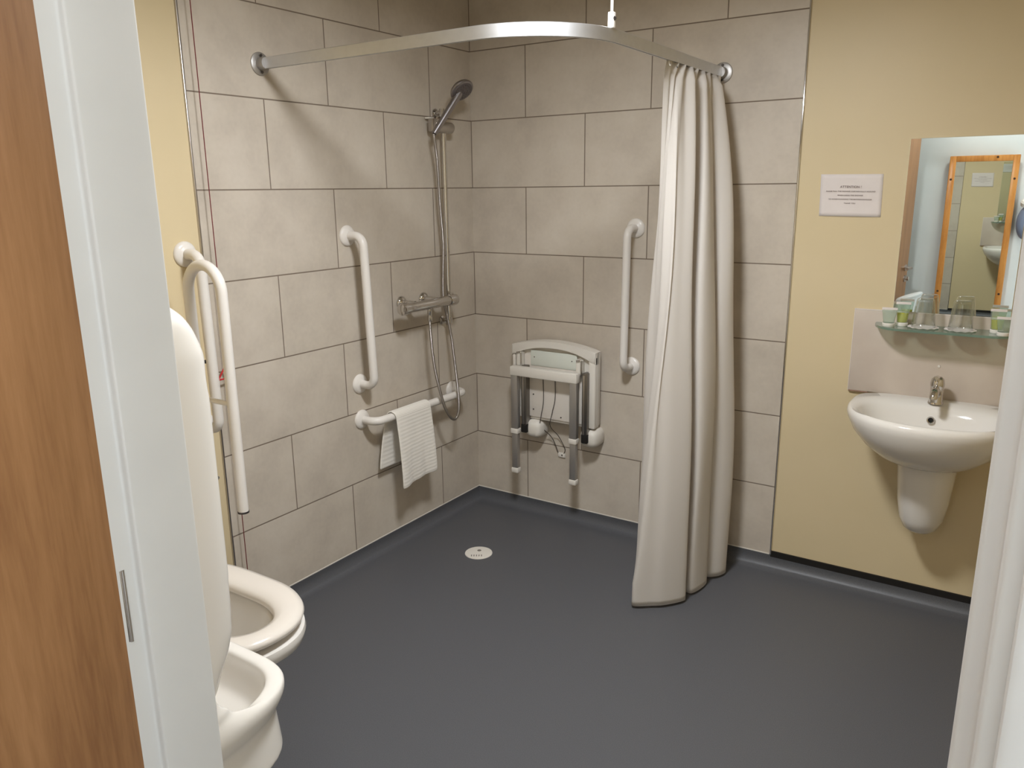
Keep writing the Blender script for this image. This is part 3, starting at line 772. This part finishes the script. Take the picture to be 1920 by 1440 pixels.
for z in [.468 + (RIM - .468) * k / 14 for k in range(15)]:
    W = interp(Wtab, z) - .034; P = interp(Ptab, z) - .036; e = min(1, .55 + (z - .468) / .06 * .45)
    rings.append(uring(W * e, .02 + (P - .02) * e, z, .022))
rings.append(uring(.204 - .031, .374 - .033, RIM + .0005, .022)); rings.append(uring(.204 - .028, .7, RIM + .004, .022))
for z in (.7, .9, 1.2, 1.27): rings.append(uring(interp(Wtab, z) - .024, .7, z, .022))
rings.append(uring(.135, .7, 1.325, .022)); rings.append(uring(.07, .7, 1.345, .022))
open_loft(bm, rings)
bmesh.ops.recalc_face_normals(bm, faces=bm.faces)
bmesh.ops.triangulate(bm, faces=[f for f in bm.faces if len(f.verts) > 4])
cme = bpy.data.meshes.new('cut'); bm.to_mesh(cme); bm.free(); cut = bpy.data.objects.new('cut', cme); COL.objects.link(cut)
cut.location = -Vector((UX, UY, .44)); cme.transform(Matrix.Translation((0, 0, 0)))
# evaluate the boolean once, keep only the result
ur2 = bpy.data.objects.new('tmp', ur.data); COL.objects.link(ur2)
md = ur2.modifiers.new('b', 'BOOLEAN'); md.operation = 'DIFFERENCE'; md.object = cut; md.solver = 'EXACT'
md = ur2.modifiers.new('r', 'REMESH'); md.mode = 'VOXEL'; md.voxel_size = .003; md.use_smooth_shade = True
md = ur2.modifiers.new('s', 'SMOOTH'); md.factor = .5; md.iterations = 60
bpy.context.view_layer.update()
dg = bpy.context.evaluated_depsgraph_get(); nme = bpy.data.meshes.new_from_object(ur2.evaluated_get(dg))
nme.materials.clear(); nme.materials.append(M['ceramic']); nme.polygons.foreach_set('use_smooth', [True] * len(nme.polygons))
ur.data = nme
bpy.data.objects.remove(ur2); bpy.data.objects.remove(cut)
bm = bmesh.new(); lathe(bm, [(0, 0), (.028, 0), (.026, .004), (0, .005)], (UX, UY + .19, .4695), (0, 0, 1), 24); link('waste_grid', bm, M['chrome'], t)

# ---------------------------------------------------------------- basin
BX = 2.055
t = empty('washbasin', (BX, 0, .35), 'white wall-hung washbasin on the cream wall', 'washbasin')
def bring(w, fr, z, bk=0.0, cy=-.17, n=72, ef=.93, eb=.5):
    return outline((BX, cy), (0, -1), w, fr + cy, -cy - bk, z, n, ef, eb)
bm = bmesh.new(); R_ = []
for w, fr, z in ((.080, .20, .612), (.115, .26, .622), (.158, .325, .650), (.205, .378, .690), (.242, .412, .735), (.261, .430, .775), (.266, .434, .795), (.264, .431, .808), (.257, .424, .815)):
    R_.append(bring(w, fr, z, .0))
# inner bowl
for w, fr, bk, z in ((.243, .409, .03, .816), (.228, .395, .085, .812), (.219, .387, .100, .802), (.205, .372, .112, .775), (.175, .340, .125, .725), (.12, .29, .15, .690), (.03, .235, .205, .680)):
    R_.append(outline((BX, -.24), (0, -1), w, fr - .24, .24 - bk, z, 72, .93, .75))
loft(bm, R_)
bm.verts.ensure_lookup_table()
link('bowl', bm, M['ceramic'], t, angle=70)
bm = bmesh.new(); lathe(bm, [(0, .001), (.021, .001), (.021, .003), (0, .004)], (BX, -.225, .681), (0, 0, 1), 24); link('waste', bm, M['chrome'], t)
d_ = Vector((0, -.93, .36)).normalized()
bm = bmesh.new(); lathe(bm, [(.0085, -.002), (.0085, .004), (.0118, .006), (.0135, .003), (.0135, -.004)], (BX - .004, -.119, .764), d_, 24); ov = link('overflow_ring', bm, M['chrome'], t)
bm = bmesh.new(); lathe(bm, [(0, .002), (.0088, .002)], (BX - .004, -.119, .764), d_, 24); link('overflow_hole', bm, M['hole'], t)
# semi pedestal
bm = bmesh.new(); R_ = []
for w, fr, z in ((.015, .105, .338), (.040, .140, .344), (.058, .165, .360), (.073, .184, .395), (.084, .199, .46), (.092, .212, .55), (.099, .225, .64)):
    R_.append(outline((BX, -.08), (0, -1), w, fr - .08, .08, z, 48, .85, .4))
loft(bm, R_); link('half_pedestal', bm, M['ceramic'], t, angle=70)

# tap
t = empty('basin_tap', (BX, -.072, .815), 'chrome single-lever mixer tap on the back of the washbasin', 'tap')
bm = bmesh.new(); lathe(bm, [(0, 0), (.025, 0), (.0245, .004), (.0215, .010), (.0205, .055), (.0215, .062), (0, .062)], (BX, -.072, .8155), (0, 0, 1), 32); link('body', bm, M['chrome'], t)
bm = bmesh.new()
pts = catmull([(BX, -.078, .850), (BX, -.115, .868), (BX, -.150, .872), (BX, -.168, .858), (BX, -.170, .842)], 6); n = len(pts)
sweep(bm, pts, [.0165 - .0045 * i / n for i in range(n)], 18); link('spout', bm, M['chrome'], t)
bm = bmesh.new(); lathe(bm, [(0, .0625), (.0225, .0625), (.023, .072), (.020, .088), (.012, .096), (0, .098)], (BX, -.072, .8155), (0, 0, 1), 32)
sweep(bm, [(BX, -.075, .903), (BX, -.105, .915), (BX, -.138, .920)], [.009, .008, .0065], 12); link('lever', bm, M['chrome'], t)

# splashback
t = link('splashback_panel', B(1.752, 2.358, -.004, .0055, .812, 1.120, .0012), M['tile_plain'] if 'tile_plain' in M else speckle('beige_splashback', rgb(196, 182, 168), rgb(204, 191, 177), 7, .4, .4))
settop(t, (BX, 0, .812)); tag(t, 'beige splashback panel behind the washbasin tap', 'splashback')
bm = bmesh.new(); box(bm, 1.7505, 1.7525, -.0052, .005, .811, 1.122, .0004); box(bm, 1.7505, 2.36, -.0052, .005, 1.1195, 1.1222, .0004)
link('edge_trim', bm, M['paper'], t)
# sealant under the left end of the panel
bm = bmesh.new(); box(bm, 1.754, 1.822, -.006, .004, .8075, .812, .001); link('lower_edge', bm, mat('brown_edge', rgb(150, 118, 100), rough=.7), t)
bm = bmesh.new(); lathe(bm, [(0, 0), (.005, 0), (.004, .003), (0, .0035)], (2.048, -.004, .935), (0, -1, 0), 14); link('screw_cap', bm, M['plastic'], t)

# mirror
MX0, MX1, MZ0, MZ1 = 1.879, 2.243, 1.122, 1.720
o = link('wall_mirror', B(MX0, MX1, -.004, .006, MZ0, MZ1, .0008), M['mirror'], smooth=False); settop(o, ((MX0 + MX1) / 2, 0, MZ0))
tag(o, 'frameless rectangular mirror on the cream wall above the washbasin', 'mirror')
bm = bmesh.new(); box(bm, MX0, MX1, -.0045, -.0028, MZ0 - .002, MZ0 + .001); link('bottom_edge', bm, mat('mirror_edge', rgb(176, 160, 128), rough=.4), o)

# glass shelf
t = empty('glass_shelf', (BX, 0, 1.076), 'green-edged frosted glass shelf below the mirror', 'shelf')
sx0, sx1, sf = 1.829, 2.283, -.135
pts = []
for k in range(13): a = pi * k / 24; pts.append((sx1 - .09 + .09 * sin(a) ** 1, sf + .11 - .11 * cos(a)))
pts += [(sx1, -.006), (sx0, -.006)]
for k in range(13): a = pi / 2 * (1 - k / 12); pts.append((sx0 + .09 - .09 * sin(a), sf + .11 - .11 * cos(a)))
bm = bmesh.new()
SZ0, SZ1 = 1.071, 1.079
a_ = [bm.verts.new((x, y, SZ0)) for x, y in pts]; b_ = [bm.verts.new((x, y, SZ1)) for x, y in pts]; n = len(pts)
bm.faces.new(a_[::-1]); bm.faces.new(b_)
for k in range(n): bm.faces.new((a_[k], a_[(k + 1) % n], b_[(k + 1) % n], b_[k]))
bmesh.ops.remove_doubles(bm, verts=bm.verts, dist=.0005)
for f in bm.faces:
    if abs(f.normal.z) < .5: f.material_index = 1
link('pane', bm, [M['shelfglass'], M['shelfedge']], t, angle=30)
for x in (1.895, 2.215):
    bm = bmesh.new(); lathe(bm, [(0, .0045), (.012, .0045), (.012, .012), (.009, .014), (.009, .034), (0, .035)], (x, 0, 1.068), (0, -1, 0), 18); link('shelf_clamp', bm, M['chrome'], t)

# tumblers upside down on paper mats
def tumbler(x, y, label, first=None):
    t = empty('drinking_glass', (x, y, SZ1 + .0026), label, 'drinking glass', 'glasses on the shelf')
    bm = bmesh.new()
    prof = [(.0375, 0), (.0385, .0008), (.036, .030), (.0315, .070), (.0285, .092), (.0265, .098), (.022, .1005), (0, .1005), (0, .090), (.0245, .090), (.0275, .078), (.0335, .030), (.0362, .0008), (.0375, 0)]
    lathe(bm, prof, (x, y, SZ1 + .0028), (0, 0, 1), 40); bmesh.ops.remove_doubles(bm, verts=bm.verts, dist=.00001)
    link('glass_body', bm, M['glass'], t, angle=60)
    return t
def paper_mat(x, y, label):
    t = bmesh.new(); rings = []
    n = 48; prof = [(.0, .0002), (.046, .0002), (.049, .0018), (.0495, .0024), (.046, .0010), (0, .0010)]
    lathe(t, [(r, h) for r, h in prof], (x, y, SZ1), (0, 0, 1), n)
    for v in t.verts:
        a = math.atan2(v.co.y - y, v.co.x - x); r = math.hypot(v.co.x - x, v.co.y - y)
        if r > .04: v.co.z += .0010 * (1 + sin(a * 12)); 
    o = link('paper_coaster', t, M['paper'], angle=80); settop(o, (x, y, SZ1)); tag(o, label, 'coaster', 'white paper coasters on the shelf'); return o
paper_mat(1.988, -.066, 'white paper coaster under the glass nearer the green tubes at left'); paper_mat(2.102, -.066, 'white paper coaster under the right-hand glass')
tumbler(1.988, -.066, 'upturned clear drinking glass on the shelf, left of the two')
tumbler(2.102, -.066, 'upturned clear drinking glass on the shelf, right of the two')

# toiletry tubes
def tube(x, y, h, r, col, label, ang=0, gel=True):
    t = empty('toiletry_tube', (x, y, SZ1), label, 'toiletry tube', 'small toiletry tubes on the shelf')
    bm = bmesh.new(); lathe(bm, [(0, .0003), (r * 1.0, .0003), (r * 1.05, .002), (r * 1.05, .010), (r * .95, .012), (0, .012)], (x, y, SZ1), (0, 0, 1), 28); link('cap', bm, M['plastic'], t)
    def ring(z, s0, rr, k):
        # round at the cap, flattened and wider at the crimp
        w = rr * (1 + .35 * k); d = rr * (1 - .88 * k); out = []
        for i in range(28):
            a = 2 * pi * i / 28; u, v = w * cos(a), d * sin(a)
            out.append(Vector((x + u * cos(ang) - v * sin(ang), y + u * sin(ang) + v * cos(ang), SZ1 + z)))
        return out
    bm = bmesh.new(); loft(bm, [ring(.012 + (h - .020) * k / 8, 0, r * .92, (k / 8) ** 1.3) for k in range(9)])
    bd = link('tube_body', bm, M['tubeclear'], t, angle=60)
    bm = bmesh.new(); loft(bm, [ring(h - .0085, 0, r * .93, 1), ring(h, 0, r * .93, 1)]); link('crimped_end', bm, M['paper'], t, angle=50)
    if gel:
        bm = bmesh.new(); loft(bm, [ring(.0135 + (h * .55 - .0135) * k / 5, 0, r * .88, ((k / 5) * .5) ** 1.3) for k in range(6)]); link('gel', bm, M['gel'], t, angle=60, label='yellow-green gel')
    return t
tube(1.880, -.086, .066, .0200, None, 'clear tube with white cap at the left end of the shelf', .1, False)
tube(1.918, -.050, .084, .0190, None, 'yellow-green gel tube beside the clear one at the left end of the shelf', .1)
tube(2.208, -.056, .080, .0190, None, 'yellow-green gel tube at the right end of the shelf', .05)
tube(2.230, -.104, .062, .0190, None, 'clear tube with white cap in front of the gel tube at the right end', .1, False)

# paper notice
t = empty('paper_notice', (1.694, .006, 1.457), 'white paper notice with printed lines taped to the cream wall', 'notice')
bm = bmesh.new(); nx, nz = 16, 10; g = []
for j in range(nz + 1):
    row = []
    for i in range(nx + 1):
        u, v = i / nx, j / nz
        y = .0052 - .0022 * (1 - v) ** 2 * (1 - abs(2 * u - 1) ** 2)
        row.append(bm.verts.new((1.590 + .212 * u + .0035 * (1 - v), y, 1.457 + .150 * v - .003 * u)))
    g.append(row)
for j in range(nz):
    for i in range(nx): bm.faces.new((g[j][i], g[j][i + 1], g[j + 1][i + 1], g[j + 1][i]))
ps = link('sheet', bm, M['paper'], t, angle=80); sd = ps.modifiers.new('t', 'SOLIDIFY'); sd.thickness = .0003
rotT = Matrix.Rotation(rad(90), 3, 'X')
rotT = Matrix.Rotation(rad(1), 3, 'Y') @ rotT
for body, size, z in (('ATTENTION !', .0115, 1.5570), ('PLEASE PULL THE SHOWER CURTAIN FULLY AROUND', .0066, 1.5425), ('WHEN USING THE SHOWER', .0066, 1.5285), ('TO AVOID FLOODING THE BATHROOM FLOOR', .0066, 1.5145), ('THANK YOU', .0066, 1.5005)):
    bm = text('line', body, size, Vector((1.697, .0025, z)), rotT, M['ink'], None, .0001, space=1.05)
    link('printed_line', bm, M['ink'], ps, smooth=False)

# ---------------------------------------------------------------- things the mirror shows, behind the camera
t = empty('framed_mirror', (1.90, -3.70, .55), 'tall pine-framed mirror on the lobby wall, seen reflected in the basin mirror', 'mirror')
fx0, fx1, fz0, fz1, fw, fy = 1.680, 2.118, .52, 1.765, .042, -3.640
for nm, a in (('frame_side', (fx0, fx0 + fw, fy - .025, fy, fz0, fz1)), ('frame_side', (fx1 - fw, fx1, fy - .025, fy, fz0, fz1)), ('frame_rail', (fx0 + fw, fx1 - fw, fy - .025, fy, fz1 - fw, fz1)), ('frame_rail', (fx0 + fw, fx1 - fw, fy - .025, fy, fz0, fz0 + fw))):
    bm = bmesh.new(); box(bm, *a, bev=.004); link(nm, bm, M['pine'], t)
for x, z in ((fx0 + .02, 1.60), (fx1 - .02, 1.60), (fx0 + .02, .78), (fx1 - .02, .78), (1.98, fz1 - .014)):
    bm = bmesh.new(); lathe(bm, [(0, 0), (.008, 0), (.007, .0012), (0, .0015)], (x, fy, z), (0, 1, 0), 12); link('knot', bm, mat('dark_knot', rgb(58, 34, 18), rough=.5), t)
bm = bmesh.new(); box(bm, fx0 + .035, fx1 - .035, fy - .019, fy - .012, fz0 + .03, fz1 - .03)
cz = (fz0 + fz1) / 2; bmesh.ops.rotate(bm, verts=bm.verts, cent=(1.9, fy - .012, cz), matrix=Matrix.Rotation(rad(-.62), 3, 'X'))
link('mirror_glass', bm, M['mirror'], t, smooth=False)
bm = bmesh.new(); box(bm, fx0 + .01, fx1 - .01, -3.70, fy - .026, fz0 + .01, fz1 - .01); link('backing', bm, M['pine'], t)

t = empty('hair_dryer', (2.215, -3.70, 1.17), 'blue-grey wall-hung hair dryer beside the pine-framed mirror', 'hair dryer')
bm = bmesh.new(); rings = []
for y, s in ((-3.699, .85), (-3.69, .9), (-3.655, 1), (-3.62, .95), (-3.60, .75), (-3.592, .4)):
    rings.append([Vector((2.205 + .062 * s * cos(a), y, 1.295 + .12 * s * sin(a))) for a in [2 * pi * k / 32 for k in range(32)]])
loft(bm, rings); link('body', bm, M['bluegrey'], t)
bm = bmesh.new(); lathe(bm, [(0, 0), (.03, 0), (.03, .03), (.02, .04), (0, .04)], (2.185, -3.63, 1.42), (0, .5, .6), 20); link('nozzle', bm, M['plastic'], t)
bm = bmesh.new(); sweep(bm, catmull([(2.20, -3.66, 1.41), (2.215, -3.66, 1.55), (2.222, -3.68, 1.75), (2.222, -3.69, 1.95)], 8), .006, 10); link('cable', bm, M['plastic'], t)
# white linen bin by the door edge
t = empty('linen_bin', (1.56, -3.20, 0), 'white linen bin standing beside the open door, seen only in the mirror', 'bin')
bm = bmesh.new(); rings = []
for z, r in ((0.001, .085), (.02, .092), (.4, .10), (.70, .104)): rings.append([Vector((1.565 + r * .78 * cos(a), -3.16 + r * sin(a), z)) for a in [2 * pi * k / 40 for k in range(40)]])
rings.append([Vector((1.565 + .082 * cos(a), -3.16 + .105 * sin(a), .775 + .030 * cos(a))) for a in [2 * pi * k / 40 for k in range(40)]])
loft(bm, rings); link('bin_body', bm, M['plain'], t, angle=50)
bm = bmesh.new(); rings = []
for dz, s in ((0, 1.03), (.012, 1.03), (.02, .9), (.024, .5)): rings.append([Vector((1.565 + .082 * s * cos(a), -3.16 + .105 * s * sin(a), .776 + dz + .030 * s * cos(a))) for a in [2 * pi * k / 40 for k in range(40)]])
loft(bm, rings); link('bin_lid', bm, M['plain'], t, angle=50)

# ---------------------------------------------------------------- world, camera, view
w = bpy.data.worlds.new('World'); SC.world = w; w.use_nodes = True
w.node_tree.nodes['Background'].inputs[0].default_value = (.82, .91, 1, 1); w.node_tree.nodes['Background'].inputs[1].default_value = 4.3
cam = bpy.data.cameras.new('Camera'); cam.sensor_width = 36; cam.sensor_fit = 'HORIZONTAL'; cam.lens = 1471.82 / 1920 * 36; cam.clip_start = .02
co = bpy.data.objects.new('Camera', cam); COL.objects.link(co)
co.location = (2.28442, -3.12482, 1.50571 + Z0); co.rotation_mode = 'XYZ'; co.rotation_euler = (1.327851, .0113545, .582222)
SC.camera = co
SC.view_settings.view_transform = 'Standard'; SC.view_settings.look = 'None'
SC.view_settings.exposure = 0; SC.view_settings.gamma = 1
